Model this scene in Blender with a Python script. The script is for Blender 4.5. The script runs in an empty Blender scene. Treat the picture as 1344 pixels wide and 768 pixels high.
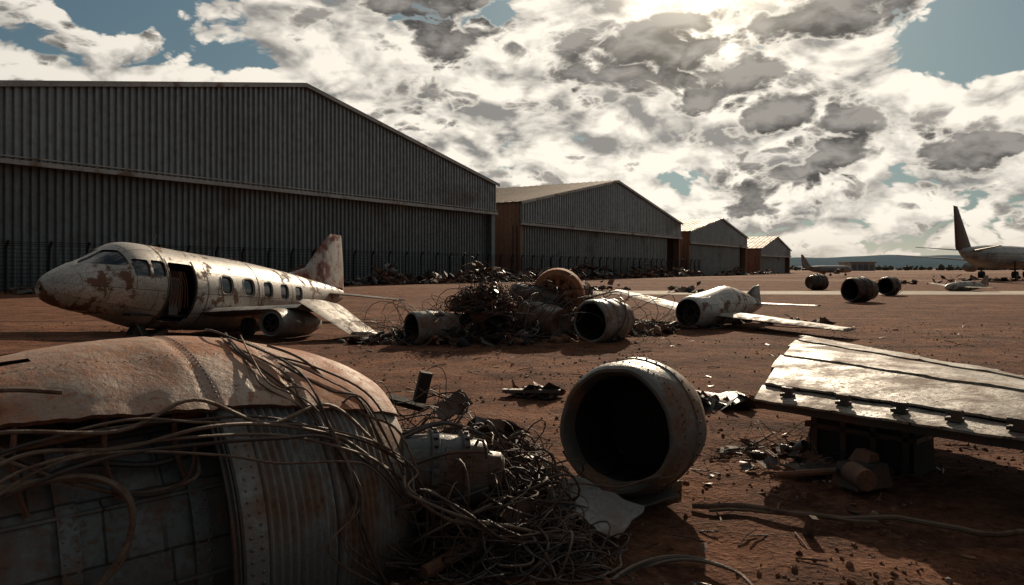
import bpy, bmesh, math, random
from mathutils import Vector, Matrix, noise, Euler
R=random.Random(11)
rad=math.radians
sc=bpy.context.scene
sc.view_settings.view_transform='Standard'
sc.view_settings.look='None'
sc.view_settings.exposure=0
# ------------------------------------------------------------ node helpers
class NT:
    def __init__(s,nt): s.nt=nt; s.l=nt.links
    def n(s,t,**k):
        a=s.nt.nodes.new(t)
        for q,v in k.items(): setattr(a,q,v)
        return a
    def put(s,sock,v):
        if isinstance(v,bpy.types.NodeSocket): s.l.new(v,sock)
        elif v is not None: sock.default_value=v
    def math(s,op,a,b=None,c=None,clamp=False):
        m=s.n('ShaderNodeMath',operation=op,use_clamp=clamp)
        s.put(m.inputs[0],a); s.put(m.inputs[1],b); s.put(m.inputs[2],c)
        return m.outputs[0]
    def vm(s,op,a,b=None,scale=None):
        m=s.n('ShaderNodeVectorMath',operation=op)
        s.put(m.inputs[0],a); s.put(m.inputs[1],b)
        if scale is not None: s.put(m.inputs['Scale'],scale)
        return m.outputs['Value'] if op in('DISTANCE','DOT_PRODUCT','LENGTH') else m.outputs[0]
    def noise(s,vec,scale,detail=6,rough=.6,dist=0,out='Fac'):
        m=s.n('ShaderNodeTexNoise')
        s.put(m.inputs['Vector'],vec); m.inputs['Scale'].default_value=scale
        m.inputs['Detail'].default_value=detail; m.inputs['Roughness'].default_value=rough
        m.inputs['Distortion'].default_value=dist
        return m.outputs[out]
    def mr(s,v,a,b,c=0.,d=1.,smooth=False):
        m=s.n('ShaderNodeMapRange',clamp=True)
        if smooth: m.interpolation_type='SMOOTHSTEP'
        s.put(m.inputs[0],v)
        for i,x in zip((1,2,3,4),(a,b,c,d)): s.put(m.inputs[i],x)
        return m.outputs[0]
    def mix(s,f,a,b,bt='MIX'):
        m=s.n('ShaderNodeMix',data_type='RGBA',blend_type=bt)
        s.put(m.inputs[0],f)
        for i,x in ((6,a),(7,b)):
            if isinstance(x,tuple) and len(x)==3: x=(*x,1)
            s.put(m.inputs[i],x)
        return m.outputs[2]
def newmat(name):
    m=bpy.data.materials.new(name); m.use_nodes=True
    t=NT(m.node_tree); b=m.node_tree.nodes['Principled BSDF']
    return m,t,b
def metal(name,paint,rust=(.13,.05,.025),amt=.4,rough=.5,met=.3,scale=2.5,streak=False,bump=.4,
          panel=None,radial=True,dirt=(.05,.035,.025),soft=.06,vary=.35,speck=0,spec=.5):
    m,t,b=newmat(name)
    co=t.n('ShaderNodeTexCoord').outputs['Object']
    v=co
    n1=t.noise(v,scale,8,.68)
    n2=t.noise(v,scale*.35,3,.5)
    n3=t.noise(v,scale*9,6,.7)
    rsum=t.math('ADD',n1,t.math('MULTIPLY',t.math('SUBTRACT',n2,.5),.6))
    th=.78-amt*.5
    rf=t.mr(rsum,th-soft,th+soft)
    if speck:
        rf=t.math('MAXIMUM',rf,t.math('MULTIPLY',t.mr(n3,.54,.64),speck))
    pc=t.mix(t.mr(n2,.3,.7),tuple(c*(1-vary) for c in paint),tuple(min(c*(1+vary*.5),.95) for c in paint))
    pc=t.mix(t.mr(n3,.45,.75,0,.5),pc,dirt)
    if streak:
        mp=t.n('ShaderNodeMapping'); t.put(mp.inputs[0],co); mp.inputs['Scale'].default_value=(1,1,.06)
        st=t.noise(mp.outputs[0],1.3,6,.7)
        pc=t.mix(t.mr(st,.42,.68,0,.55),pc,tuple(c*.5 for c in paint))
        st2=t.noise(mp.outputs[0],3.1,5,.7)
        pc=t.mix(t.mr(st2,.55,.75,0,.5),pc,tuple(min(c*1.6,.9) for c in paint))
    rc=t.mix(t.mr(n3,.3,.7),tuple(c*.5 for c in rust),tuple(c*1.5 for c in rust))
    col=t.mix(rf,pc,rc)
    hgt=t.math('ADD',t.math('MULTIPLY',n3,.6),t.math('MULTIPLY',rf,-.5))
    if panel:
        se=t.n('ShaderNodeSeparateXYZ'); t.put(se.inputs[0],co)
        if radial: w=t.math('MULTIPLY',t.math('ARCTAN2',se.outputs[1],se.outputs[2]),panel[2])
        else: w=se.outputs[1]
        cb=t.n('ShaderNodeCombineXYZ'); t.put(cb.inputs[0],se.outputs[0]); t.put(cb.inputs[1],w)
        br=t.n('ShaderNodeTexBrick'); t.put(br.inputs['Vector'],cb.outputs[0])
        br.inputs['Scale'].default_value=1; br.inputs['Mortar Size'].default_value=panel[3]
        br.inputs['Mortar Smooth'].default_value=.3
        br.inputs['Brick Width'].default_value=panel[0]; br.inputs['Row Height'].default_value=panel[1]
        br.inputs['Color1'].default_value=(1,1,1,1); br.inputs['Color2'].default_value=(.72,.72,.72,1)
        br.inputs['Mortar'].default_value=(.3,.27,.25,1)
        col=t.mix(1.,col,br.outputs['Color'],'MULTIPLY')
        hgt=t.math('SUBTRACT',hgt,t.math('MULTIPLY',br.outputs['Fac'],1.5))
    t.put(b.inputs['Base Color'],col)
    t.put(b.inputs['Metallic'],t.mr(rf,0,1,met,0.))
    b.inputs['Specular IOR Level'].default_value=spec
    rr=t.math('ADD',t.mr(rf,0,1,rough,.85),t.math('MULTIPLY',t.math('SUBTRACT',n3,.5),.4))
    t.put(b.inputs['Roughness'],rr)
    bp=t.n('ShaderNodeBump'); bp.inputs['Strength'].default_value=bump; bp.inputs['Distance'].default_value=.02
    t.put(bp.inputs['Height'],hgt); t.put(b.inputs['Normal'],bp.outputs[0])
    return m
# ------------------------------------------------------------ materials
M={}
M['white']=metal('weathered_white_paint',(.52,.48,.42),(.17,.085,.05),.4,.45,.12,2.4,panel=(1.3,.55,1.0,.012),soft=.03,speck=.75)
M['whitefin']=metal('weathered_fin_paint',(.45,.41,.36),(.18,.05,.033),.55,.5,.1,1.3,streak=True,speck=.4)
M['wing']=metal('wing_aluminium',(.3,.29,.27),(.15,.1,.07),.38,.5,.35,1.8,panel=(1.1,.5,1,.014),radial=False,speck=.7)
M['wing2']=metal('chalky_wing_aluminium',(.38,.35,.3),(.17,.105,.068),.5,.56,.12,2.6,panel=(.85,.42,1,.009),radial=False,speck=.9,spec=.3,soft=.1)
M['alu']=metal('dull_aluminium',(.145,.143,.13),(.15,.078,.045),.48,.42,.5,3,speck=.8)
M['steel']=metal('dark_steel',(.07,.067,.063),(.1,.048,.029),.5,.45,.6,4)
M['rust']=metal('rusted_iron',(.12,.06,.037),(.17,.068,.034),.6,.8,.1,4)
M['orust']=metal('orange_rusted_iron',(.25,.12,.06),(.34,.13,.055),.7,.8,.1,4)
M['black']=metal('near_black',(.013,.012,.011),(.03,.017,.011),.3,.8,.1,4)  # near-black finish shared by ducts, liners, tyres, fence and scrap
M['cable']=metal('old_cable',(.05,.033,.025),(.085,.044,.027),.5,.6,0,9)
M['cable2']=metal('tan_cable',(.18,.112,.072),(.11,.055,.033),.4,.6,0,9)
M['shell']=metal('rusty_cowl_skin',(.5,.4,.31),(.31,.12,.055),.74,.5,.05,1.9,bump=.9,soft=.16,speck=1.)
M['band']=metal('corrugated_cowl',(.23,.235,.22),(.17,.09,.052),.46,.45,.4,3,soft=.1,speck=.8)
M['core']=metal('cowl_panel',(.17,.18,.175),(.15,.077,.045),.48,.45,.4,3,panel=(.62,.34,1.,.008),soft=.08,speck=.7)
M['glass']=metal('dark_window',(.02,.028,.035),(.04,.03,.02),.1,.12,0,3,bump=.05)
M['hwall']=metal('hangar_corrugated_steel',(.27,.3,.31),(.16,.125,.1),.14,.42,.3,.12,streak=True,soft=.1,bump=.1,vary=.25)
M['hdoor']=metal('hangar_door_steel',(.18,.2,.205),(.12,.095,.075),.16,.42,.3,.15,streak=True,soft=.1,bump=.1,vary=.3)
M['hbrown']=metal('hangar_side_rust',(.28,.15,.1),(.18,.08,.05),.5,.7,.05,.2,streak=True,soft=.1,bump=.1)
M['hroof']=metal('hangar_roof_tin',(.44,.34,.25),(.27,.155,.1),.4,.7,.05,.3,soft=.15,bump=.1)
M['trim']=metal('hangar_trim',(.38,.365,.34),(.2,.13,.09),.3,.5,.2,.5)
M['wood']=metal('weathered_wood',(.17,.11,.07),(.1,.055,.033),.4,.85,0,5)
M['lin']=metal('airliner_livery',(.36,.34,.31),(.14,.07,.05),.3,.5,.1,.25,soft=.08,panel=(5,1.6,2,.03))
M['finred']=metal('airliner_fin_paint',(.1,.04,.033),(.07,.035,.027),.4,.5,.1,.3)
# ------------------------------------------------------------ mesh builder
class B:
    def __init__(s): s.v=[];s.f=[];s.m=[]
    def add(s,vs,fs,mi=0):
        o=len(s.v); s.v+= [tuple(q) for q in vs]
        for f in fs: s.f.append(tuple(o+i for i in f)); s.m.append(mi)
    def box(s,Mx,sx,sy,sz,mi=0,taper=1.):
        vs=[]
        for z in(-.5,.5):
            k=taper if z>0 else 1
            for x,y in((-.5,-.5),(.5,-.5),(.5,.5),(-.5,.5)): vs.append(Mx@Vector((x*sx*k,y*sy*k,z*sz)))
        s.add(vs,[(3,2,1,0),(4,5,6,7),(0,1,5,4),(1,2,6,5),(2,3,7,6),(3,0,4,7)],mi)
    def grid(s,P,nu,nv,mi=0,wrapv=False,flip=False):
        vs=[P(i,j) for i in range(nu) for j in range(nv)]
        fs=[]
        for i in range(nu-1):
            for j in range(nv if wrapv else nv-1):
                a=i*nv+j;b=i*nv+(j+1)%nv;c=(i+1)*nv+(j+1)%nv;d=(i+1)*nv+j
                fs.append((d,c,b,a) if flip else (a,b,c,d))
        s.add(vs,fs,mi)
    def lathe(s,Mx,prof,seg=24,mi=0,jit=0):
        def P(i,j):
            x,r=prof[i]; a=2*math.pi*j/seg
            if r<=.011: r=.0004
            elif jit: r+=jit*(noise.noise(Vector((x*3,math.cos(a)*2,math.sin(a)*2+Mx.translation.x)))) 
            return Mx@Vector((x,r*math.sin(a),r*math.cos(a)))
        s.grid(P,len(prof),seg,mi,True)
    def tube(s,pts,r,seg=6,mi=0,r1=None):
        n=len(pts)
        if n<2:return
        T=(pts[1]-pts[0]).normalized(); N=T.orthogonal().normalized(); rings=[]
        for i,p in enumerate(pts):
            t=(pts[min(i+1,n-1)]-pts[max(i-1,0)])
            if t.length<1e-7:t=T
            t=t.normalized(); N=(N-t*N.dot(t))
            N=N.normalized() if N.length>1e-6 else t.orthogonal().normalized()
            Bn=t.cross(N); rr=r if r1 is None else r+(r1-r)*i/(n-1)
            rings.append([p+N*(rr*math.cos(2*math.pi*j/seg))+Bn*(rr*math.sin(2*math.pi*j/seg)) for j in range(seg)])
        s.grid(lambda i,j:rings[i][j],n,seg,mi,True)
        o=len(s.v)-n*seg
        s.f.append(tuple(o+j for j in range(seg)));s.m.append(mi)
        s.f.append(tuple(o+(n-1)*seg+j for j in reversed(range(seg))));s.m.append(mi)
    def plate(s,Mx,sx,sy,bend=.3,mi=0,th=.015,n=6,seed=0):
        def P(side):
            def q(i,j):
                u=i/(n-1)-.5;w=j/(n-1)-.5
                z=bend*sx*(u*u)+.12*bend*sx*noise.noise(Vector((u*4+seed,w*4,seed*1.7)))
                jx=.06*sx*noise.noise(Vector((w*5,seed,3))) if abs(u)>.45 else 0
                jy=.1*sy*noise.noise(Vector((u*5,seed,9))) if abs(w)>.45 else 0
                return Mx@Vector((u*sx+jx,w*sy+jy,z+side*th/2))
            return q
        s.grid(P(1),n,n,mi,flip=True); s.grid(P(-1),n,n,mi)
        o=len(s.v)-2*n*n; a=o;b=o+n*n
        rim=[i*n for i in range(n)]+[(n-1)*n+j for j in range(1,n)]+[i*n+n-1 for i in range(n-2,-1,-1)]+[j for j in range(n-2,0,-1)]
        for k in range(len(rim)):
            p,q=rim[k],rim[(k+1)%len(rim)]
            s.f.append((a+p,a+q,b+q,b+p)); s.m.append(mi)
    def obj(s,name,mats,parent=None,loc=(0,0,0),rot=(0,0,0),ang=35,fix=True):
        me=bpy.data.meshes.new(name); me.from_pydata(s.v,[],s.f)
        if not isinstance(mats,(list,tuple)): mats=[mats]
        for m in mats: me.materials.append(M[m] if isinstance(m,str) else m)
        me.polygons.foreach_set('material_index',s.m)
        me.update()
        if fix:
            bm=bmesh.new();bm.from_mesh(me);bmesh.ops.recalc_face_normals(bm,faces=bm.faces);bm.to_mesh(me);bm.free()
        me.polygons.foreach_set('use_smooth',[True]*len(me.polygons))
        me.set_sharp_from_angle(angle=rad(ang))
        o=bpy.data.objects.new(name,me); sc.collection.objects.link(o)
        o.location=loc;o.rotation_euler=rot
        if parent:o.parent=parent
        return o
def grp(name,loc=(0,0,0),rot=(0,0,0)):
    e=bpy.data.objects.new(name,None); sc.collection.objects.link(e); e.location=loc;e.rotation_euler=rot
    e.empty_display_size=.3
    return e
def TM(loc,rot=(0,0,0)): return Matrix.Translation(Vector(loc))@Euler(rot).to_matrix().to_4x4()
def smooth(pts,k=6):
    pts=[Vector(p) for p in pts]; out=[]
    P=[pts[0]]+pts+[pts[-1]]
    for i in range(1,len(P)-2):
        for j in range(k):
            t=j/k; a,b,c,d=P[i-1],P[i],P[i+1],P[i+2]
            out.append(.5*((2*b)+(c-a)*t+(2*a-5*b+4*c-d)*t*t+(3*b-a-3*c+d)*t**3))
    out.append(pts[-1]); return out
def interp(st,n):
    out=[];P=[st[0]]+list(st)+[st[-1]]
    for i in range(1,len(P)-2):
        for j in range(n):
            t=j/n;a,b,c,d=P[i-1],P[i],P[i+1],P[i+2]
            out.append(tuple(.5*((2*b[q])+(c[q]-a[q])*t+(2*a[q]-5*b[q]+4*c[q]-d[q])*t*t+(3*b[q]-a[q]-3*c[q]+d[q])*t**3) for q in range(len(b))))
    out.append(st[-1]);return out
def loftP(st,seg,scale=1.):
    return lambda i,j:Vector((st[i][0],st[i][2]*scale*math.sin(2*math.pi*j/seg),st[i][1]+st[i][3]*scale*math.cos(2*math.pi*j/seg)))
# ------------------------------------------------------------ ground
def gh(x,y):
    d=math.hypot(x,y-5); f=max(0,1-d/45)
    if f==0: return 0
    return f*(.11*noise.noise(Vector((x*.35,y*.35,0)))+.055*noise.noise(Vector((x*1.3,y*1.3,5)))+.03*noise.noise(Vector((x*4,y*4,2))))
def make_ground():
    N=440; b=B(); a=2.6; bb=math.asinh(5000/a)
    xs=[a*math.sinh(bb*(2*i/(N-1)-1)) for i in range(N)]
    b.grid(lambda i,j:Vector((xs[i]+1,xs[j]+6,gh(xs[i]+1,xs[j]+6))),N,N,0,flip=True)
    m,t,p=newmat('red_dirt')
    co=t.n('ShaderNodeTexCoord').outputs['Object']
    big=t.noise(co,.12,5,.6); mid=t.noise(co,1.1,8,.65); fine=t.noise(co,11,7,.72)
    c=t.mix(t.mr(big,.35,.65),(.17,.065,.033),(.27,.115,.063))
    c=t.mix(t.mr(mid,.42,.6,0,.85),c,(.07,.029,.018))
    c=t.mix(t.mr(fine,.5,.72,0,.65),c,(.38,.2,.12))
    c=t.mix(t.mr(fine,.3,.47,.85,0),c,(.026,.013,.009))
    mp=t.n('ShaderNodeMapping'); t.put(mp.inputs[0],co); mp.inputs['Scale'].default_value=(.05,.9,1); mp.inputs['Rotation'].default_value=(0,0,rad(4))
    tr=t.noise(mp.outputs[0],1.,4,.6)
    c=t.mix(t.mr(tr,.54,.68,0,.4),c,(.36,.2,.13))
    c=t.mix(t.mr(tr,.3,.46,.6,0),c,(.06,.027,.018))
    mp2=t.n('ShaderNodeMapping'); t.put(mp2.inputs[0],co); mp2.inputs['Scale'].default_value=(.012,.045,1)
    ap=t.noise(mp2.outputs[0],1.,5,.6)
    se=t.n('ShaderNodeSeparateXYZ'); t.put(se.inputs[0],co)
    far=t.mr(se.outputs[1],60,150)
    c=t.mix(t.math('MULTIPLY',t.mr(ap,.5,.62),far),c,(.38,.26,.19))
    t.put(p.inputs['Base Color'],c); p.inputs['Roughness'].default_value=1.
    p.inputs['Specular IOR Level'].default_value=.1
    vo=t.n('ShaderNodeTexVoronoi'); t.put(vo.inputs['Vector'],co); vo.inputs['Scale'].default_value=18
    h=t.math('ADD',t.math('MULTIPLY',fine,.9),t.math('ADD',t.math('MULTIPLY',mid,2.4),t.mr(vo.outputs['Distance'],0,.5,.35,0)))
    bp=t.n('ShaderNodeBump'); bp.inputs['Strength'].default_value=1.; bp.inputs['Distance'].default_value=.12
    t.put(bp.inputs['Height'],h); t.put(p.inputs['Normal'],bp.outputs[0])
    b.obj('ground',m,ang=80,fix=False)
    g=B()
    ico=bmesh.new(); bmesh.ops.create_icosphere(ico,subdivisions=1,radius=1); iv=[v.co.copy() for v in ico.verts]; ifc=[tuple(v.index for v in f.verts) for f in ico.faces]; ico.free()
    for k in range(20000):
        y=3.4+ (R.random()**1.9)*24; x=R.uniform(-.75,.75)*y+R.uniform(-1,1)
        cl=noise.noise(Vector((x*.6,y*.6,7)))
        if R.random()>.42+cl*1.3: continue
        s=R.choice([.005,.006,.008,.01,.012,.016,.024])*R.uniform(.7,1.3)*(1+y*.012)
        if R.random()<.008: s*=2.
        rot=Euler((R.random()*6,R.random()*6,R.random()*6)).to_matrix()
        o=Vector((x,y,gh(x,y)+s*.15)); sx=Vector((R.uniform(.7,1.4),R.uniform(.7,1.2),R.uniform(.4,.8)))
        g.add([o+rot@Vector((q.x*s*sx.x*R.uniform(.75,1.2),q.y*s*sx.y,q.z*s*sx.z)) for q in iv],ifc,R.choice([0,0,0,0,0,1]))
    g1=metal('clod_dirt',(.22,.1,.056),(.12,.054,.033),.4,.95,0,3,spec=.1); g2=metal('pebble_stone',(.3,.22,.17),(.17,.11,.08),.4,.9,0,3,spec=.2)
    g.obj('gravel',[g1,g2],ang=20,fix=False)
make_ground()
b=B()
def tw(i,j):
    x=6+i*4.5; yc=58-.02*x
    w=(1.0*noise.noise(Vector((x*.11,j*9,1)))) 
    return Vector((x,yc+(j*9)+w,.012))
b.grid(tw,62,2,0,flip=True)
b.obj('taxiway',metal('taxiway_concrete',(.55,.47,.38),(.34,.24,.17),.3,.95,0,.25,soft=.1,panel=(6,4.5,1,.06),radial=False,bump=.1,spec=.2),fix=False)
# ------------------------------------------------------------ hangars
D=Vector((.5427,.84,0)); OUT=Vector((.84,-.5427,0)); R1=Vector((-2.86,130,0)); A0=130
def along(t,off=0): return R1+Vector((.646,1,0))*(t*A0)+OUT*off
def corr(b,x0,x1,pitch,amp,z0,z1,y,mi,axis='x',xf=0):
    n=max(2,int((x1-x0)/pitch)); pitch=(x1-x0)/n
    xs=[]
    for i in range(n):
        a=x0+i*pitch
        xs+=[(a,0),(a+pitch*.35,0),(a+pitch*.5,amp),(a+pitch*.85,amp)]
    xs.append((x1,0))
    vs=[];fs=[]
    for i,(x,d) in enumerate(xs):
        for z in(z0(x),z1(x)):
            vs.append((x,y-d,z) if axis=='x' else (xf+d,x,z))
        if i: k=2*i; fs.append((k-2,k,k+1,k-1))
    b.add(vs,fs,mi)
def hangar(tl,tr,depth,eave,peak,header,pitch,opening=0,side='hbrown'):
    p=along(tl); W=(along(tr)-p).length
    e=grp('hangar',p,(0,0,math.atan2(D.y,D.x)))
    rf=lambda x:eave+(peak-eave)*(1-abs(x/W*2-1))
    am=.24
    b=B(); corr(b,0,W/2,pitch,am,lambda x:header,lambda x:rf(x),0,0); corr(b,W/2,W,pitch,am,lambda x:header,lambda x:rf(x),0,0)
    b.obj('front_gable',['hwall'],e,ang=20,fix=False)
    b=B(); pw=max(.9,W*.012); nd=6; x0=pw; x1=W-pw-opening
    for k in range(nd):
        a=x0+(x1-x0)*k/nd; c=x0+(x1-x0)*(k+1)/nd
        corr(b,a+.01,c-.01,pitch,am,lambda x:.1,lambda x:header+.2,1.3,0)
        b.box(TM((c-.06,1.2,header/2)),.1,.2,header-.4,0)
    b.obj('sliding_doors',['hdoor'],e,ang=20,fix=False)
    b=B()
    b.box(TM((W/2,-.3,header-.12)),W+.3,.4,.42,0)
    b.box(TM((W/2,-.33,header+.35)),W+.3,.2,.12,0)
    b.box(TM((W/2,.9,header+.05)),W-.1,1.8,.16,1)
    b.box(TM((W/2,.9,.05)),W-.3,2.2,.1,1)
    b.obj('header_beam',['trim','steel'],e)
    b=B()
    for x in(pw/2,W-pw/2): b.box(TM((x,.9,header/2-.2)),pw,1.7,header-.4,0)
    if opening: b.box(TM((W-pw-opening,1.5,header/2)),.3,.6,header,0)
    b.obj('door_jambs',[side if opening else 'hdoor'],e)
    b=B()
    corr(b,.1,depth,pitch,.1,lambda x:0,lambda x:eave,0,0,'y',xf=-.1); corr(b,.1,depth,pitch,.1,lambda x:0,lambda x:eave,0,0,'y',xf=W)
    b.add([(0,depth,0),(W,depth,0),(W,depth,eave),(W/2,depth,peak),(0,depth,eave)],[(0,1,2,3,4)],0)
    b.obj('side_walls',[side],e,ang=20,fix=False)
    b=B(); ov=.5; sl=(peak-eave)/(W/2); L=math.hypot(W/2+ov,sl*(W/2+ov))
    for sgn in(-1,1):
        an=math.atan(sl)*-sgn
        cx=W/2+sgn*(W/2+ov)/2; cz=peak+.2-sl*(W/2+ov)/2
        Mx=TM((cx,depth/2-.1,cz),(0,-an,0))
        b.box(Mx,L,depth+1,.12,0)
        for k in range(int(depth/1.6)): b.box(Mx@TM((0,-depth/2+k*1.6,.1)),L,.12,.1,0)
        b.box(Mx@TM((0,-depth/2-.52,-.18)),L,.06,.5,1)
    b.obj('roof',['hroof','trim'],e)
    return e
hangar(-.548,0,75,16.2,24.6,11.4,.7,0,'hdoor')
hangar(.052,.572,60,13.8,21.4,10.1,.9,6)
hangar(.617,.976,50,12.1,17.1,9.1,.9,3.5)
hangar(1.0875,1.377,45,9.0,13.9,6.6,.9,3)
# ------------------------------------------------------------ junk
PAL=['steel','rust','alu','black','wing','cable','cable2']
PALD=['steel','rust','core','black','rust','cable','cable2']
def junk(b,cx,cy,rx,ry,h,n,size=1.,ang=0,cab=0,gz=None):
    ca,sa=math.cos(ang),math.sin(ang)
    for k in range(n):
        a=R.random()*6.28; q=math.sqrt(R.random()); u=q*math.cos(a);w=q*math.sin(a)
        x=cx+u*rx*ca-w*ry*sa; y=cy+u*rx*sa+w*ry*ca
        bump=.55+.45*noise.noise(Vector((x*.35/size,y*.35/size,3)))*2
        z=(gh(x,y))+max(0,(1-q*q))*h*max(.15,bump)*R.random()
        rot=(R.uniform(-.7,.7),R.uniform(-.7,.7),R.random()*6.28); Mx=TM((x,y,z+.04*size),rot)
        s=size*R.uniform(.4,1.2); t=R.random(); mi=R.choice([0,0,1,1,1,2,3,3,3] if R.random()<.88 else [2,4])
        if t<.3: b.plate(Mx,s*.7,s*.45,R.uniform(-.6,.9),mi,.012*size,5,k)
        elif t<.5: b.box(Mx,s*.5,s*R.uniform(.08,.3),s*R.uniform(.06,.2),mi)
        elif t<.68: b.lathe(Mx,[(-s*.2,.01),(-s*.2,s*.14),(-s*.1,s*.16),(s*.1,s*.16),(s*.12,s*.12),(s*.25,s*.12),(s*.25,s*.08),(s*.1,.01)],12,mi)
        elif t<.85:
            L=s*R.uniform(.6,1.4); b.tube([Mx@Vector((-L/2,0,0)),Mx@Vector((0,0,L*R.uniform(0,.1))),Mx@Vector((L/2,0,0))],.025*s,6,mi)
        else: b.box(Mx,s*1.0,s*.05,s*.05,1); b.box(Mx@TM((0,s*.12,0)),s*1.,s*.05,s*.05,1); [b.box(Mx@TM((s*(i*.2-.4),s*.06,0)),s*.03,s*.13,s*.03,1) for i in range(5)]
    for k in range(cab): wire(b,(cx,cy,h*.3),(rx,ry,h*.7),R.uniform(.5,1)*size,R.uniform(.006,.012)*size*1.2,R.choice([5,5,6,3]))
def wire(b,c,rr,turn,r,mi,n=38,step=None,seg=5):
    c=Vector(c); step=step or max(rr)*.09
    d=Vector((R.gauss(0,1),R.gauss(0,1),R.gauss(0,.5))).normalized()
    p=Vector((c.x+R.uniform(-.6,.6)*rr[0],c.y+R.uniform(-.6,.6)*rr[1],c.z+R.uniform(-.3,.7)*rr[2])); pts=[]
    curl=Vector((R.gauss(0,.25),R.gauss(0,.25),R.gauss(0,1))).normalized()*R.uniform(.08,.35)
    for i in range(n):
        pts.append(p.copy())
        d=d+curl.cross(d)*.8+Vector((R.gauss(0,.12),R.gauss(0,.12),R.gauss(0,.08)))
        q=Vector(((p.x-c.x)/rr[0],(p.y-c.y)/rr[1],(p.z-c.z)/rr[2]))
        if q.length>1: d-=Vector((q.x,q.y,q.z))*.45
        d.normalize(); p=p+d*step
        g=gh(p.x,p.y)+r
        if p.z<g: p.z=g; d.z=abs(d.z)*.2
    b.tube(pts,r,seg,mi)
for (t0,off,L,w,h,n) in [(-.44,9,12,3,4.4,260),(-.34,10,8,2.5,3.4,150),(-.13,11,15,3,4.8,300),(-.04,14,9,3,3.8,190),(-.24,9,9,2,2.6,130),(.12,9,13,3,4.2,180),(.27,10,15,3,4.6,210),(.42,9,14,3,3.8,160),(.7,9,16,3,3.8,110),(.9,9,10,3,3,60)]:
    p=along(t0,off); b=B(); junk(b,p.x,p.y,L,w,h,n,2.0,math.atan2(D.y,D.x)); b.obj('scrap_heap',PALD)
# fence
b=B(); d0=along(-.55,6.5); L=(along(.56,6)-d0).length; npost=int(L/3.2)
for i in range(npost+1):
    p=d0+D*(i*3.2)
    lean=Vector((R.uniform(-.08,.08),R.uniform(-.08,.08),0))
    b.tube([p,p+lean+Vector((0,0,3.6)),p+lean+OUT*.4+Vector((0,0,4.2))],.12,6,0)
for k in range(11):
    z=.25+k*.33
    b.tube([d0+D*(i*3.2)+Vector((0,0,z-.04*(i%2))) for i in range(npost+1)],.025,3,0)
for k in range(3): b.tube([d0+D*(i*3.2)+OUT*(.13*(k+1))+Vector((0,0,3.65+.15*(k+1))) for i in range(npost+1)],.03,3,0)
for i in range(int(L/.4)): 
    p=d0+D*(i*.4); b.tube([p+Vector((0,0,.1)),p+Vector((0,0,3.55))],.017,3,0)
b.obj('wire_fence',['black'],fix=False)
# ------------------------------------------------------------ engine drums
def drum(name,loc,r,L,yaw,pitch=0,mat='alu',hub=True,inner='black',seg=36,lip=.07):
    e=grp(name,loc,(0,pitch,yaw))
    b=B(); t=lip*r*1.6
    prof=[(0,r-t*1.6),(-.02*L,r-t),(0,r-t*.3),(.05*L,r+.0),(.12*L,r+.01),(.125*L,r-.01),(.3*L,r),(.31*L,r+.03*r),(.36*L,r+.03*r),(.37*L,r),(.62*L,r*.97),(.63*L,r*1.0),(.68*L,r*1.0),(.69*L,r*.95),(.9*L,r*.84),(L,r*.78),(L,r*.7),(.85*L,.01)]
    b.lathe(Matrix(),prof,seg,0,jit=.06*r); b.obj('casing',[mat],e,ang=30)
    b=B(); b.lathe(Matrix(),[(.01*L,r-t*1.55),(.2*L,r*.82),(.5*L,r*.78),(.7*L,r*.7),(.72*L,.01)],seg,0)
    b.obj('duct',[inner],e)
    if hub:
        b=B(); b.lathe(Matrix(),[(.3*L,.01),(.35*L,r*.1),(.45*L,r*.24),(.6*L,r*.26)],18,0)
        for k in range(18):
            a=2*math.pi*k/18; b.box(Matrix.Rotation(a,4,'X')@TM((.5*L,0,r*.5),(0,0,.6)),.16*r,.02*r,r*.52,0)
        b.obj('fan',['black'],e)
    b=B()
    for k in range(5):
        a=R.random()*6.28; b.box(Matrix.Rotation(a,4,'X')@TM((R.uniform(.35,.6)*L,0,r*1.04)),.2*L,.2*r,.1*r,0)
    for k in range(3):
        a0=R.random()*6; b.tube([Vector((L*(.15+.07*i),1.06*r*math.sin(a0+i*.25),1.06*r*math.cos(a0+i*.25))) for i in range(11)],.03*r,6,0)
    for k in range(24):
        a=2*math.pi*k/24; b.box(Matrix.Rotation(a,4,'X')@TM((.335*L,0,r*1.04)),.03*L,.04*r,.03*r,0)
    b.obj('fittings',['steel'],e)
    return e
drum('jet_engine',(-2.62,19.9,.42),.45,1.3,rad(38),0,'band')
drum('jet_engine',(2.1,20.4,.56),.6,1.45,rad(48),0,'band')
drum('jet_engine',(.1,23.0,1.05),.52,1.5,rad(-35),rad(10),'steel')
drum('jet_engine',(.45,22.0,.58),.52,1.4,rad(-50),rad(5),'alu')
drum('jet_engine',(19.8,44.6,.72),.72,1.7,rad(25),0,'steel')
drum('jet_engine',(27.2,55.5,.68),.66,1.5,rad(40),0,'steel')
drum('jet_engine',(28.6,70,.7),.72,1.6,rad(200),0,'steel')
drum('jet_engine',(1.9,24.6,1.05),.5,.9,rad(60),0,'rust')
e=grp('engine_cowl_ring',(1.35,22.6,1.2),(0,rad(-8),rad(75)))
b=B(); b.lathe(Matrix(),[(0,.48),(-.06,.62),(0,.77),(.2,.79),(.42,.72),(.42,.62),(.1,.6),(0,.48)],32,0); b.lathe(Matrix(),[(.2,.01),(.2,.6)],24,0); b.obj('ring',['orust'],e)
b=B()
for k in range(9): b.lathe(Matrix.Rotation(k*6.283/9,4,'X')@TM((.1,0,.22),(0,rad(-90),0)),[(0,.06),(0,.1),(.08,.1),(.08,.08),(.16,.1),(.24,.08),(.3,.02)],10,0)
b.obj('cylinders',['orust'],e)
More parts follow.
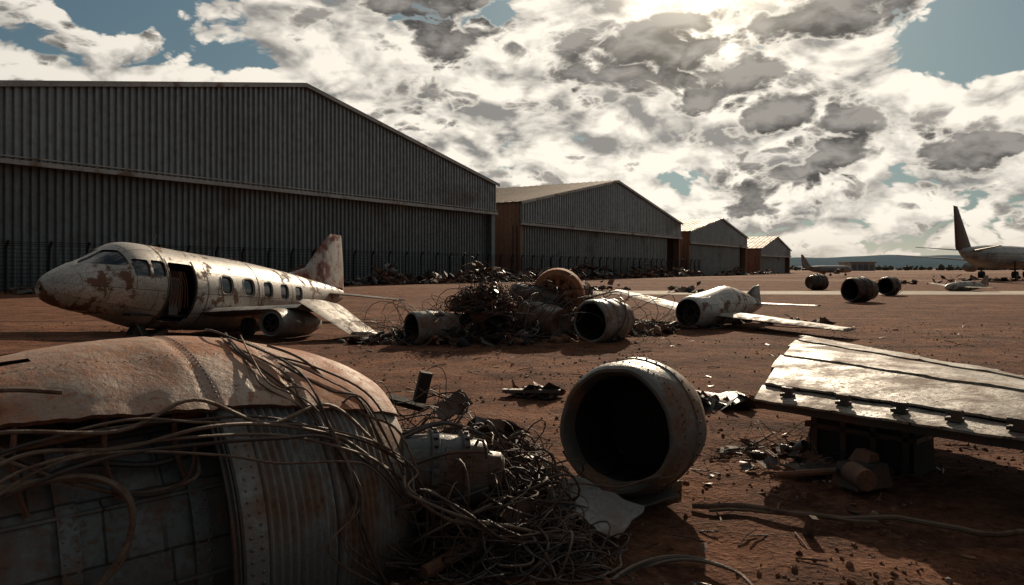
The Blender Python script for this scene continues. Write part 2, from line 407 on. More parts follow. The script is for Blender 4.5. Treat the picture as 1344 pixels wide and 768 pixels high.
e=grp('radial_engine',(-.85,20.9,.78),(0,rad(5),rad(60)))
b=B(); b.lathe(Matrix(),[(-.3,.01),(-.3,.2),(-.1,.34),(.3,.36),(.5,.2),(.5,.01)],20,0)
for row,xo in((0,-.05),(1,.25)):
    for k in range(9):
        Mx=Matrix.Rotation((k+row*.5)*6.283/9,4,'X')@TM((xo,0,.3),(0,rad(-90),0))
        pr=[]
        for i in range(8): pr+=[(i*.05,.12),(i*.05+.02,.12),(i*.05+.025,.09),(i*.05+.045,.09)]
        pr+=[(.42,.11),(.48,.08),(.48,.01)]
        b.lathe(Mx,pr,12,1)
b.obj('crankcase_and_cylinders',['rust','steel'],e)
b=B()
for k in range(150): wire(b,(0,0,0.05),(.5,.92,.82),1,R.uniform(.007,.017),R.choice([0,0,1,2]),n=26,step=.11)
b.obj('pipes',['rust','cable','steel'],e,fix=False)
b=B(); junk(b,-1.0,21,3.1,1.4,1.1,190,.75,.1,24); junk(b,1.1,22.6,3.0,1.6,1.6,300,.85,.2,60); junk(b,-2.6,20.8,2.1,1.,.55,110,.6,0,10); junk(b,3.4,23.4,1.6,1.,.5,60,.6,0,8)
b.obj('scrap_heap',PALD,fix=False)
# ------------------------------------------------------------ airplane builders
def wingpanel(b,root,tip,mi=0,n=10,tr=.12):
    def P(i,j):
        t=i/3; xle=root[0]+(tip[0]-root[0])*t; y=root[1]+(tip[1]-root[1])*t; z=root[2]+(tip[2]-root[2])*t; c=root[3]+(tip[3]-root[3])*t
        k=j/(2*n); 
        if k<=.5: u=1-2*k; s=1
        else: u=2*k-1; s=-.6
        th=tr*c*(1.6*math.sqrt(max(u,0))-1.1*u-.5*u*u)*.9
        return Vector((xle-c*u,y,z+s*th+.02*noise.noise(Vector((u*5,y,z)))))
    o=len(b.v); b.grid(P,4,2*n+1,mi)
    m=2*n+1
    b.f.append(tuple(o+j for j in range(m)));b.m.append(mi)
    b.f.append(tuple(o+3*m+j for j in reversed(range(m))));b.m.append(mi)
def fin(b,pts,th,mi=0):
    zs=[p[1] for p in pts]; z0,z1=min(zs),max(zs); n=len(pts)
    cx=sum(p[0] for p in pts)/n; cz=sum(p[1] for p in pts)/n
    vs=[]
    for s in(-1,1):
        for x,z in pts: vs.append((x,s*.015,z))
    ins=[(cx+(x-cx)*.8,cz+(z-cz)*.86) for x,z in pts]
    for s in(-1,1):
        for x,z in ins: vs.append((x,s*th/2*(1-.6*(z-z0)/(z1-z0)),z))
    fs=[tuple(2*n+i for i in range(n)),tuple(3*n+i for i in reversed(range(n)))]
    for i in range(n):
        j=(i+1)%n; fs+=[(i,j,2*n+j,2*n+i),(n+j,n+i,3*n+i,3*n+j),(j,i,n+i,n+j)]
    b.add(vs,fs,mi)
def rbox(b,Mx,sx,sy,sz,cr,mi=0):
    pts=[]
    for cx,cz,a0 in((1,1,0),(-1,1,90),(-1,-1,180),(1,-1,270)):
        for k in range(5):
            a=rad(a0+k*22.5); pts.append((cx*(sx/2-cr)+cr*math.cos(a),cz*(sz/2-cr)+cr*math.sin(a)))
    n=len(pts); vs=[Mx@Vector((x,s*sy/2,z)) for s in(-1,1) for x,z in pts]
    fs=[tuple(range(n)),tuple(reversed(range(n,2*n)))]+[(i,i+n,(i+1)%n+n,(i+1)%n) for i in range(n)]
    b.add(vs,fs,mi)
def apply_bool(o,cut,tag=''):
    n0=len(o.data.polygons); zs=[v.co.x for v in o.data.vertices]; ext=max(zs)-min(zs)
    md=o.modifiers.new('c','BOOLEAN'); md.object=cut; md.solver='EXACT'; md.operation='DIFFERENCE'
    dg=bpy.context.evaluated_depsgraph_get(); ev=o.evaluated_get(dg); me=bpy.data.meshes.new_from_object(ev)
    o.modifiers.clear()
    ok=len(me.polygons)>n0*.8 and len(me.vertices)>0
    if ok:
        zs=[v.co.x for v in me.vertices]; ok=(max(zs)-min(zs))>ext*.98
    print('BOOL',o.name,tag,n0,len(me.polygons),ok)
    if ok: o.data=me
    return ok
e=grp('airplane_wreck',(-10.9,17.6,1.70),(0,rad(-4.5),math.atan2(-.961,-.278)))
st=[(0,-.17,.03,.03),(-.06,-.165,.2,.19),(-.28,-.14,.4,.37),(-.75,-.08,.6,.55),(-1.3,0,.78,.72),(-1.75,.08,.9,.88),(-2.2,.12,1.0,1.03),(-3,.06,1.08,1.12),(-5,.0,1.1,1.13),(-7,0,1.06,1.1),(-8.5,.02,.94,1.0),(-10,.08,.76,.84),(-11.5,.15,.55,.64),(-13,.24,.33,.42),(-14,.3,.16,.24),(-14.3,.33,.05,.08)]
st=interp(st,4); seg=56
def closed(bb,scales,mi=0):
    for k,scl in enumerate(scales):
        o0=len(bb.v); bb.grid(loftP(st,seg,scl),len(st),seg,mi,True,flip=bool(k))
        for i0 in(0,len(st)-1):
            o=o0+i0*seg; bb.f.append(tuple(o+j for j in range(seg)));bb.m.append(mi)
b=B(); closed(b,(1.,)); fus=b.obj('fuselage',['white'],e)
b=B(); closed(b,(.955,)); lin=b.obj('window_lining',['glass'],e)
b=B(); closed(b,(.97,)); hol=b.obj('hollow',['black'],e)
b=B(); closed(b,(.93,)); hol2=b.obj('hollow2',['black'],e)
bpy.context.view_layer.update()
okh=apply_bool(fus,hol,'hollow'); okl=apply_bool(lin,hol2,'hollow2')
cuts=[]
def cutter(Mx,sx,sy,sz,cr):
    c=B(); rbox(c,Mx,sx,sy,sz,cr); o=c.obj('cutter',['glass'],e); cuts.append(o); return o
for k in range(5): cutter(TM((-5.35-k*1.08,0,.22-.012*k)),.5,4,.47,.13)
cutter(TM((-2.66,0,.5)),.44,4,.42,.06); cutter(TM((-2.13,0,.48)),.46,4,.44,.06)
for s in(-1,1): cutter(TM((-1.3,s*.43,.70),(0,0,rad(90))),.72,1.05,.40,.06)
door=cutter(TM((-3.5,1.2,-.1)),1.0,1.23,1.6,.1)
bpy.context.view_layer.update()
for q in cuts: apply_bool(fus,q,'cut')
apply_bool(lin,door,'door')
for o in cuts+[hol,hol2]: bpy.data.objects.remove(o)
for o in(fus,lin): o.data.set_sharp_from_angle(angle=rad(35))
b=B()
b.box(TM((-5,0,-.72)),6,1.5,.06,0)
for k in range(12):
    x=-2.9-k*.45; b.tube([Vector((x,.98*math.sin(a)*1.0,.98*math.cos(a)+.03)) for a in [rad(q) for q in range(-130,1,10)]],.03,5,1)
for x in(-2.98,-4.02): b.tube([Vector((x,1.075*math.sin(rad(a)),1.115*math.cos(rad(a))+.03)) for a in range(48,140,8)],.035,6,1)
b.box(TM((-3.35,.75,-.2)),.35,.3,1.0,1); b.box(TM((-3.75,.55,-.05)),.12,.4,1.1,2); 
for k in range(6): b.tube(smooth([(-3.2-k*.12,.8,.5),(-3.3-k*.1,.95,.1*R.random()),(-3.25-k*.13,.9,-.5)]),.014,5,2)
b.obj('cabin_interior',['black','steel','rust'],e)
b=B()
for k in range(5):
    x=-5.35-k*1.08; z=.22-.012*k; ri=next(s for s in st if s[0]<=x)
    pts=[]
    for q in range(20):
        a=q/20*6.283; px=.28*math.copysign(abs(math.cos(a))**.5,math.cos(a)); pz=.265*math.copysign(abs(math.sin(a))**.5,math.sin(a))
        zz=z+pz; yy=ri[2]*math.sqrt(max(.02,1-((zz-ri[1])/ri[3])**2)); pts.append(Vector((x+px,yy+.004,zz)))
    pts.append(pts[0]); b.tube(pts,.018,5,0)
b.tube([Vector((-3.4,0,1.16)),Vector((-3.6,0,1.5))],.015,5,0)
for x in(-2.91,-4.5,-6.98,-9.2,-10.6):
    ri=next(s for s in st if s[0]<=x); b.tube([Vector((x,(ri[2]+.002)*math.sin(rad(a)),ri[1]+(ri[3]+.002)*math.cos(rad(a)))) for a in range(0,361,10)],.012,4,0)
b.obj('window_frames_and_straps',['alu'],e)
b=B()
wingpanel(b,(-4.4,.8,-.62,3.0),(-4.9,3.7,-.42,2.4)); wingpanel(b,(-4.7,-.8,-.62,2.8),(-5.9,-6.5,.1,1.5))
b.obj('inner_wings',['wing'],e)
b=B(); wingpanel(b,(-4.9,3.75,-.25,2.3),(-5.3,5.15,-1.12,1.8),tr=.09); b.obj('broken_wing_panel',['wing2'],e)
b=B()
wingpanel(b,(-12.4,.2,.32,1.3),(-12.9,3.1,.1,.85),tr=.1); wingpanel(b,(-12.4,-.2,.32,1.3),(-12.9,-3.1,.4,.85),tr=.1)
b.obj('tailplane',['wing'],e)
b=B(); fin(b,[(-9.8,.82),(-11.3,1.2),(-12.75,2.5),(-13.1,2.7),(-13.9,2.72),(-14.15,1.6),(-14.3,.42),(-12,.5)],.26); b.obj('tail_fin',['whitefin'],e)
b=B(); NM=TM((-4.3,3.3,-.85)); b.lathe(NM,[(0,.26),(-.05,.33),(0,.37),(-.3,.41),(-1.0,.42),(-1.8,.34),(-2.4,.16),(-2.6,.01)],28,0); b.lathe(NM,[(-.02,.3),(-.4,.28),(-.45,.01)],20,1)
for k in range(9): b.box(NM@TM((-.2,0,0))@Matrix.Rotation(k*6.283/9,4,'X')@TM((0,0,.17)),.2,.08,.18,1)
b.obj('engine_nacelle',['band','black'],e)
b=B(); b.lathe(TM((-2.7,.35,-1.28),(0,0,rad(90))),[(-.12,.01),(-.12,.16),(-.1,.28),(.1,.28),(.12,.16),(.12,.01)],20,0); b.tube([Vector((-2.7,.5,-1.25)),Vector((-2.5,.3,-.7))],.05,6,1)
b.box(TM((-3.2,.2,-1.28),(.1,.2,.3)),1.1,.7,.14,1); b.box(TM((-2.3,.5,-1.38),(.1,-.2,.8)),.9,.2,.1,1); b.lathe(TM((-5.3,1.9,-.98),(0,0,rad(90))),[(-.12,.01),(-.12,.16),(-.1,.26),(.1,.26),(.12,.16),(.12,.01)],20,0)
b.obj('undercarriage',['black','steel'],e)
# ---- second wreck
e=grp('airplane_wreck',(5.95,25.0,.55),(0,rad(-1),rad(-132)))
st2=interp([(.35,0,.44,.44),(.2,0,.53,.53),(-.3,.02,.58,.58),(-1.2,.1,.56,.62),(-2.2,.2,.52,.66),(-3.2,.2,.42,.52),(-4.4,.16,.22,.3),(-5.2,.16,.05,.1)],4)
b=B(); b.grid(loftP(st2,36),len(st2),36,0,True); b.lathe(TM((.34,0,0)),[(0,.44),(-.3,.42),(-.35,.01)],28,1)
for k in range(9): b.lathe(TM((.1,0,0))@Matrix.Rotation(k*6.283/9,4,'X')@TM((0,0,.12),(0,rad(-90),0)),[(0,.06),(.06,.09),(.22,.09),(.25,.01)],8,2)
b.obj('fuselage',['white','black','black'],e)
b=B(); wingpanel(b,(-.6,.4,-.1,2.3),(.75,5.0,-.3,1.2)); b.obj('left_wing',['wing2'],e)
b=B(); wingpanel(b,(-.5,-.4,-.1,2.3),(-4.0,-6.0,.55,1.2)); b.obj('right_wing',['wing2'],e)
b=B(); wingpanel(b,(-4.1,.1,.2,.9),(-4.4,2.4,.2,.5)); wingpanel(b,(-4.1,-.1,.2,.9),(-4.4,-2.2,.2,.5)); fin(b,[(-3.6,.4),(-4.5,.85),(-5.0,.9),(-5.2,.15)],.12); b.obj('tail',['wing'],e)
b=B(); junk(b,5.6,25.2,1.8,.6,.45,60,.55,0,8); junk(b,9.8,27.5,2.2,.5,.35,25,.7,0,0); junk(b,3.8,26.5,1.5,.6,.5,40,.6,0,5); b.obj('scrap_heap',PAL,fix=False)
# ---- distant airliner and others
def airliner(loc,yaw,s=1.,name='airliner',finm='finred'):
    e=grp(name,loc,(0,0,yaw)); e.scale=(s,s,s)
    S=interp([(0,.9,.1,.1),(-2,.6,.6,.8),(-6,.15,1.4,1.5),(-10,0,1.9,1.9),(-14,0,1.95,1.95),(-26,0,1.95,1.95),(-30,-.05,1.8,1.8),(-32.5,-.3,1.2,1.15),(-33.6,-.5,.2,.2)],4)
    b=B(); b.grid(loftP(S,32),len(S),32,0,True); b.obj('fuselage',['lin'],e)
    b=B()
    for k in range(24):
        for sg in(-1,1): rbox(b,TM((-7-k*.9,sg*1.88,.45)),.32,.14,.4,.1)
    rbox(b,TM((-32.0,0,.45)),.8,1.4,.4,.1); b.obj('windows',['glass'],e)
    b=B(); fin(b,[(-4.8,1.6),(.4,7.9),(1.9,8.0),(1.0,1.1),(-.5,.6)],.5); b.obj('tail_fin',[finm],e)
    b=B(); 
    for sg in(-1,1):
        wingpanel(b,(-3.6*-1-7.4,sg*.5,.9,3.2),(1.2,sg*6.2,1.5,1.4),tr=.1)
        wingpanel(b,(-19.5,sg*1.5,-.9,6),(-11,sg*15,.4,1.8),tr=.1)
    b.obj('wings_and_stabilisers',['lin'],e)
    b=B()
    for sg in(-1,1): b.lathe(TM((-19.5,sg*5.2,-1.8),(0,0,0)),[(0,.7),(.3,.85),(2.6,.8),(3.6,.5),(3.6,.01)],20,0); b.lathe(TM((-19.4,sg*5.2,-1.8)),[(0,.68),(.6,.6),(.7,.01)],16,1)
    b.obj('engines',['lin','black'],e)
    b=B()
    for x,y in((-16,2.6),(-16,-2.6),(-29,0)):
        b.tube([Vector((x,y,-.8)),Vector((x,y,-3))],.16,8,0); b.lathe(TM((x,y,-3.1),(0,0,rad(90))),[(-.4,.01),(-.4,.6),(.4,.6),(.4,.01)],16,1)
    b.obj('landing_gear',['steel','black'],e)
    return e
airliner((71.5,122,3.95),rad(180+38),1.0)
airliner((67,175,1.75),rad(180+20),.42,'airplane','whitefin')
e=grp('airplane_wreck',(37.5,66,.35),(0,0,rad(200)))
b=B(); S=interp([(0,0,.05,.05),(-.5,0,.3,.3),(-2,.05,.45,.45),(-3.6,.1,.3,.35),(-5.2,.15,.05,.1)],4); b.grid(loftP(S,20),len(S),20,0,True); b.obj('fuselage',['white'],e)
b=B(); wingpanel(b,(-1,.3,0,1.2),(-1.5,3.3,.0,.7)); wingpanel(b,(-1,-.3,0,1.2),(-1.5,-3,.3,.7)); fin(b,[(-4,.2),(-4.8,1.0),(-5.2,1.0),(-5.2,.1)],.1); b.obj('wings_and_fin',['wing2'],e)
b=B(); junk(b,9,70,2,1,.9,25,1.2); junk(b,14.5,62,2.2,1,.9,25,1.1); b.obj('scrap_heap',PAL,fix=False)
b=B(); junk(b,50,95,8,2,1.2,40,1.6); junk(b,75,118,9,2,1.4,40,1.8); b.obj('scrap_heap',PALD,fix=False)
# far background
mh,t,p=newmat('haze_tinted_hill'); co=t.n('ShaderNodeTexCoord').outputs['Object']
t.put(p.inputs['Base Color'],t.mix(t.noise(co,.01,5,.6),(.1,.155,.19),(.17,.22,.25))); p.inputs['Roughness'].default_value=1; p.inputs['Specular IOR Level'].default_value=0  # distance haze is painted into the hills as a bluish base colour
b=B()
def hl(i,j):
    x=-900+i*40; h=(52+26*noise.noise(Vector((x*.0014,3,0)))+9*noise.noise(Vector((x*.006,1,0))))*max(.12,min(1,(x-650)/450))
    return Vector((x,2600+j*180,h*[0,.75,1][j]-(3 if j==0 else 0)))
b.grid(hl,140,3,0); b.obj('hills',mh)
mt,t,p=newmat('distant_trees'); co=t.n('ShaderNodeTexCoord').outputs['Object']
t.put(p.inputs['Base Color'],t.mix(t.noise(co,.2,5,.6),(.035,.045,.035),(.09,.1,.075))); p.inputs['Roughness'].default_value=1
b=B()
for k in range(900):
    x=R.uniform(120,1500);y=R.uniform(620,900)*(1+x/6000); s=R.uniform(1.2,3.2)
    r0=R.random()*6
    b.lathe(TM((x,y,s*.2),(0,rad(-90),r0)),[(-s*.2,s*.6),(s*.3,s*1.1),(s*.9,s*.9),(s*1.3*R.uniform(.7,1.2),s*.3),(s*1.5,.05)],6,0,jit=.5*s)
b.obj('distant_tree_mass',mt)
b=B(); b.box(TM((258,570,3)),18,20,6,0); b.box(TM((258,570,6.3)),20,22,.7,1); 
for k in range(4): b.box(TM((251.5+k*4.4,559.9,2.5)),2.8,.3,4,2)
b.obj('terminal_building',['trim','hroof','hdoor'])
# ------------------------------------------------------------ foreground nacelle
e=grp('engine_nacelle_wreck',(-1.32,5.7,.35),(0,0,rad(225)))
PF=[(-.35,.66),(-.25,.76),(-.1,.86),(.05,.93),(.25,1.01),(.5,1.085),(.8,1.145),(1.1,1.18),(1.4,1.19),(1.8,1.17),(2.2,1.12),(2.7,1.05),(3.3,.98),(4.2,.95)]
def prof(k):
    P=PF
    if k<=P[0][0]: return P[0][1]
    for i in range(len(P)-1):
        a,c=P[i],P[i+1]
        if k<=c[0]:
            t=(k-a[0])/(c[0]-a[0]); z=P[max(i-1,0)];d=P[min(i+2,len(P)-1)]
            m0=(c[1]-z[1])/(c[0]-z[0])*(c[0]-a[0]); m1=(d[1]-a[1])/(d[0]-a[0])*(c[0]-a[0])
            return (2*t**3-3*t*t+1)*a[1]+(t**3-2*t*t+t)*m0+(-2*t**3+3*t*t)*c[1]+(t**3-t*t)*m1
    return P[-1][1]
def cyl(k,th,r): return Vector((k,r*math.sin(rad(th)),r*math.cos(rad(th))))
NK,NTH=130,90
def shellP(off):
    def P(i,j):
        k=-.12+3.6*i/(NK-1)
        hem=45+2.*noise.noise(Vector((k*1.3,0,0)))+.8*noise.noise(Vector((k*11,0,4)))-max(0,k-1.3)*7
        th=-115+(hem+115)*j/(NTH-1)
        r=prof(k)+.03+.01*noise.noise(Vector((k*1.3,th*.02,3)))+.006*noise.noise(Vector((k*5,th*.08,3)))
        for dk,dt,dr,dd in((.55,5,.3,.02),(1.6,25,.25,.02),(2.3,-15,.3,.02)):
            q=math.hypot((k-dk)/dr,(th-dt)/(dr*60)); 
            if q<1: r-=dd*(1-q*q)**2
        c=max(0,(th-(hem-5))/5); r+=.018*c*c*(1 if k>1.2 else .25)
        if j in(NTH-1,): r-=.006
        for kk in(.75,1.28,2.3):
            if abs(k-kk)<.025: r-=.01
        return cyl(k,th,r+off)
    return P
b=B(); b.grid(shellP(0),NK,NTH,0); b.grid(shellP(-.03),NK,NTH,1)
b.grid(lambda i,j:shellP(0)(i,NTH-1) if j==0 else shellP(-.03)(i,NTH-1),NK,2,1)
def slot(i,j):
    k=-.12+3.6*i/(NK-1); th=-115+160*j/(NTH-1)
    for (k0,k1,t0,t1) in((2.02,2.3,12,15),(1.98,2.2,-4,-1),(2.35,2.62,24,27),(2.5,2.7,2,5)):
        if k0<k<k1 and t0<th<t1:return True
    return False
keep=[];km=[]
nf=(NK-1)*(NTH-1)
for idx,(f,m_) in enumerate(zip(b.f,b.m)):
    q=idx%nf; i,j=divmod(q,NTH-1)
    if idx>=2*nf or not slot(i,j): keep.append(f);km.append(m_)
b.f=keep;b.m=km
b.obj('torn_skin',['shell','rust'],e,fix=False)
b=B()
nb=170
def bandP(i,j):
    k=.02+1.28*i/(nb-1); th=-100+240*j/70
    r=prof(k)-.015+ (.012*math.sin(k*2*math.pi/.052) if .16<k<1.13 else .012)
    if .6<k<.66: r+=.02
    r+=.015*noise.noise(Vector((k*1.5,th*.03,9)))
    return cyl(k,th,r)
b.grid(bandP,nb,71,0)
b.grid(lambda i,j:bandP(nb-1,j)*1.0 if i==0 else cyl(1.3,-100+240*j/70,prof(1.3)-.06),2,71,0)
b.grid(lambda i,j:bandP(0,j) if i==0 else cyl([0,.0,-.12,-.22][i],-100+240*j/70,[0,.9,.84,.7][i]),4,71,0)
b.obj('corrugated_band',['band'],e,ang=60,fix=False)
b=B(); b.lathe(TM((.02,0,0)),[(-.22,.7),(-.16,.62),(0,.55),(.05,.3),(.05,.01)],40,0)
for k in range(12): b.box(Matrix.Rotation(k*.5236,4,'X')@TM((-.08,0,.42)),.08,.04,.4,1)
b.obj('bulkhead',['black','steel'],e)
b=B()
def coreP(i,j):
    k=1.05+2.7*i/99; th=-120+260*j/79
    r=.98-.03*(k-1)+.008*noise.noise(Vector((k*2,th*.04,2)))
    u=(k-1.05)%.62; w=(th+120)%26
    if .1<u<.52 and 4<w<22: r-=.014; r+=.006*math.sin(k*2*math.pi/.055)
    return cyl(k,th,r)
b.grid(coreP,100,80,0)
for kk in(1.4,2.02,2.64,3.26): 
    b.grid(lambda i,j,kk=kk:cyl(kk+[-.045,-.045,.045,.045][i],-120+260*j/79,[.97,1.0,1.0,.97][i]-.03*(kk-1)),4,80,0)
b.obj('inner_core',['core'],e,ang=25,fix=False)
b=B()
for th in(-16,10,36,62,88,114):
    b.tube([cyl(1.2+.1*i,th,.995-.03*(.2+.1*i)) for i in range(26)],.012,5,0)
for th in(50,98): b.tube([cyl(k,th+2*math.sin(k*9),1.02-.03*(k-1)) for k in [1.2+.08*i for i in range(20)]],.016,6,1)
for kk in(1.28,1.33):
    b.tube([cyl(kk,a,prof(kk)+.0) for a in range(-20,130,4)],.012,5,1)
b.obj('stringers',['core','steel'],e)
b=B()
def rivet(c_,nrm,s=1):
    q=nrm.to_track_quat('X','Z').to_matrix().to_4x4(); b.lathe(Matrix.Translation(c_)@q,[(-.003*s,.0125*s),(.004*s,.0118*s),(.006*s,.001)],6,0)
for kk in(1.37,1.43,1.99,2.05,2.61,2.67): 
    for a in range(0,130,3): rivet(cyl(kk,a,1.001-.03*(kk-1)),cyl(0,a,1),.9)
for kk in(.09,.13,1.17,1.23):
    for a in range(46,125,3): rivet(cyl(kk,a,prof(kk)-.003),cyl(0,a,1),.9)
SP=shellP(0)
for th in(-12,22):
    for i in range(70): k=.1+i*.045; rivet(Vector(SP(int((k+.12)/3.6*(NK-1)),int((th+115)/160*(NTH-1)))),cyl(0,th,1),.9)
for kk in(.72,.78,1.25,1.31,2.27,2.33):
    for j in range(40,88): rivet(Vector(SP(int((kk+.12)/3.6*(NK-1)),j)),cyl(0,-115+160*j/89,1),.9)
b.obj('rivets',['alu'],e)
b=B()
b.box(TM(cyl(2.35,38,1.13),(rad(-40),.1,.35)),.45,.04,.02,0)
for k in(1.45,1.8,2.2,2.6,3): b.tube(smooth([cyl(k,38,1.12),cyl(k+.03,50,1.04),cyl(k-.02,60,.97)]),.014,5,1)
for th in(30,40): b.tube([cyl(1.25+.2*i,th,1.1-.02*i) for i in range(11)],.018,5,1)
b.obj('skin_brackets',['rust','rust'],e)
# ------------------------------------------------------------ cables over the nacelle
b=B()
W=TM((-1.32,5.7,.35),(0,0,rad(225)))
def wc(k,th,r=None,o=.03): return W@cyl(k,th,(prof(k) if r is None else r)+o)
def strand(pts,r,mi,j=.015,n=7):
    ps=smooth([Vector(p)+Vector((R.gauss(0,j),R.gauss(0,j),R.gauss(0,j))) for p in pts],n); b.tube(ps,r,7,mi)
for s in range(7):
    o=s*.012
    strand([wc(3.2,56-s*2),wc(2.7,48+s*3),wc(2.2,43+s*2,None,.06),wc(1.8,46+s),wc(1.4,44+s*2,None,.06),wc(1.0,47+s*2,None,.05),wc(.6,51+s*2,None,.06),wc(.3,58+s*2,None,.07),wc(.05,68+s*3,None,.1),(-.62+o,4.75,.62),(-.35+o,4.75,.42+o),(-.05,4.9,.28),(.3,5.1,.15+o),(.55,5.4,.12)],R.uniform(.007,.012),R.choice([0,1,1]),.03)
for s in range(6):
    strand([wc(.9,-5+s*4,None,.05),wc(.95,12+s*4,None,.06),wc(.75+.04*s,30+s*2,None,.06),wc(.7,48,None,.06),wc(.55,66+s*2,None,.05),wc(.5+.05*s,86,None,.05),wc(.35,104,None,.1),wc(.1,118,None,.16)],R.uniform(.005,.009),R.choice([0,1,1]),.03)
for s in range(5):
    strand([wc(.75,14+s*5,None,.05),wc(.5,26+s*4,None,.06),wc(.25,44,None,.08),wc(.12,60+s*5,None,.09),wc(-.05,85,None,.15),wc(-.1,105,None,.2),(-.75,4.7,.2)],R.uniform(.005,.009),R.choice([0,1]),.035)
for s in range(2):
    strand([wc(3.0,62,1.),wc(2.5,55,1.,.1),wc(2.05,52+s*3,1.,.14),wc(1.78,60+s*3,1.,.1),wc(1.8,74+s*3,1.0),wc(2.1,86,.98),wc(2.6,92,.98),wc(3.2,94,.98)],R.uniform(.014,.018),1,.02)
for s in range(2):
    strand([wc(3.1,45,None,.1),wc(2.5,38+s*4,None,.1),wc(2.0,50+s*4,1.02),wc(1.7,62,1.0),wc(1.45,58,1.0),wc(1.35,48,1.06)],R.uniform(.007,.012),R.choice([1,0]),.025)
strand([wc(3,52,None,.05),wc(2.6,40,None,.12),wc(2.3,31,None,.12),wc(2.0,34,None,.1)],.013,1)
for s in range(4):
    strand([(-.4,5.6,.6-.08*s),(0,5.6,.5-.05*s),(.4,5.9,.3),(.8,6.1,.2+.03*s),(1.2,6.0,.35)],.006+.003*R.random(),1,.04)
b.obj('cable_bundle',['cable','cable2'],fix=False)
# ------------------------------------------------------------ wire heap
b=B()
for k in range(150): wire(b,(-.32,5.75,.2),(.82,.95,.55),1,R.choice([.004,.005,.007,.009,.011]),R.choice([0,0,0,1]),n=46,step=.065)
for k in range(55): wire(b,(.0,5.15,.05),(.75,.5,.25),1,R.choice([.004,.006,.008]),R.choice([0,0,1]),n=46,step=.06)
for k in range(30): wire(b,(-.75,6.3,.5),(.5,.8,.55),1,R.choice([.004,.006]),R.choice([0,0,0,1]),n=40,step=.06)
b.obj('wire_tangle',['cable','cable2'],fix=False)
b=B(); junk(b,-.45,6.2,.95,1.1,1.35,420,.42,0,0); junk(b,-.2,5.5,.85,.6,.4,90,.3); 
b.box(TM((-.75,6.4,1.0),(.15,.2,.4)),.1,.06,.26,3); b.plate(TM((-.5,6.3,.85),(.5,-.4,.5)),.3,.2,.5,0)
b.plate(TM((-.15,6.3,.6),(.9,.2,.1)),.35,.3,.4,2); b.box(TM((-.9,6.5,.85),(.4,.3,.2)),.3,.08,.05,3); b.box(TM((-.2,5.9,.55),(.3,.5,.9)),.6,.08,.06,1)
b.obj('scrap_heap',PALD,fix=False)
e=grp('turbine_core',(-.5,5.35,.58),(0,rad(4),rad(12)))
b=B(); b.lathe(Matrix(),[(-.32,.01),(-.32,.2),(-.28,.24),(-.1,.25),(-.09,.28),(-.04,.28),(-.03,.25),(.12,.25),(.13,.285),(.17,.285),(.18,.24),(.3,.22),(.31,.15),(.42,.13),(.42,.01)],36,0,jit=.02); b.obj('casing',['core'],e)
b=B()
for k in range(26): b.box(Matrix.Rotation(k*.2417,4,'X')@TM((-.065,0,.288)),.03,.02,.02,0); b.box(Matrix.Rotation(k*.2417,4,'X')@TM((.15,0,.292)),.03,.02,.02,0)
for k in range(9): b.tube(smooth([(-.28,.25*math.sin(k),.25*math.cos(k)),(0,.33*math.sin(k+.3),.33*math.cos(k+.3)),(.3,.25*math.sin(k+.5),.25*math.cos(k+.5))]),.013,6,0)
b.obj('bolts_and_pipes',['steel'],e)
b=B(); b.tube([Vector((-.55,4.75,.1)),Vector((-.1,5.2,.2)),Vector((.15,5.5,.32))],.045,10,0); b.lathe(TM((.0,5.3,.25),(0,rad(-20),rad(47))),[(-.1,.01),(-.1,.1),(.1,.1),(.1,.01)],14,0); b.obj('landing_gear_strut',['rust'])
# ------------------------------------------------------------ cowl ring
e=grp('engine_cowl',(.86,6.3,.66),(0,rad(4),rad(57)))
b=B(); b.lathe(Matrix(),[(.1,.44),(.02,.455),(-.025,.48),(-.03,.505),(0,.53),(.06,.55),(.13,.562),(.14,.55),(.2,.562),(.34,.572),(.35,.585),(.42,.585),(.43,.57),(.6,.555),(.72,.52),(.8,.47),(.82,.42)],72,0,jit=.02); b.obj('outer_casing',['alu'],e,ang=40)
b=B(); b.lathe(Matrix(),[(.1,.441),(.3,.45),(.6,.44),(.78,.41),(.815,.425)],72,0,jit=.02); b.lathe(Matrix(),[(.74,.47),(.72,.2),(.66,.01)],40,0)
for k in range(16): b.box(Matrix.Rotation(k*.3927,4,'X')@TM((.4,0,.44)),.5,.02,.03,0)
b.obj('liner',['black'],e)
b=B()
for a,x in((70,.5),(95,.3),(130,.52),(40,.62)): b.box(Matrix.Rotation(-rad(a),4,'X')@TM((x,0,.585)),.16,.12,.05,0)
for k in range(40): b.box(Matrix.Rotation(k*.157,4,'X')@TM((.385,0,.59)),.02,.015,.012,0)
for k in range(60): b.box(Matrix.Rotation(k*.1047,4,'X')@TM((.1,0,.562)),.012,.012,.01,0)
b.tube([Vector((.1+.02*i,.6*math.sin(2+.12*i),.6*math.cos(2+.12*i))) for i in range(14)],.012,6,0)
b.obj('fittings',['steel'],e)
b=B(); b.plate(TM((.62,5.75,.2),(rad(14),rad(16),rad(-32))),.62,.46,.12,0,.012,8,3); b.plate(TM((.98,6.5,.06),(rad(5),rad(-6),rad(20))),.7,.5,.1,0,.02,8,5); b.obj('sheet_metal',['band'])
b=B(); b.box(TM((1.15,6.75,.06),(0,.1,.6)),.7,.3,.14,0); b.obj('timber_block',['wood'])
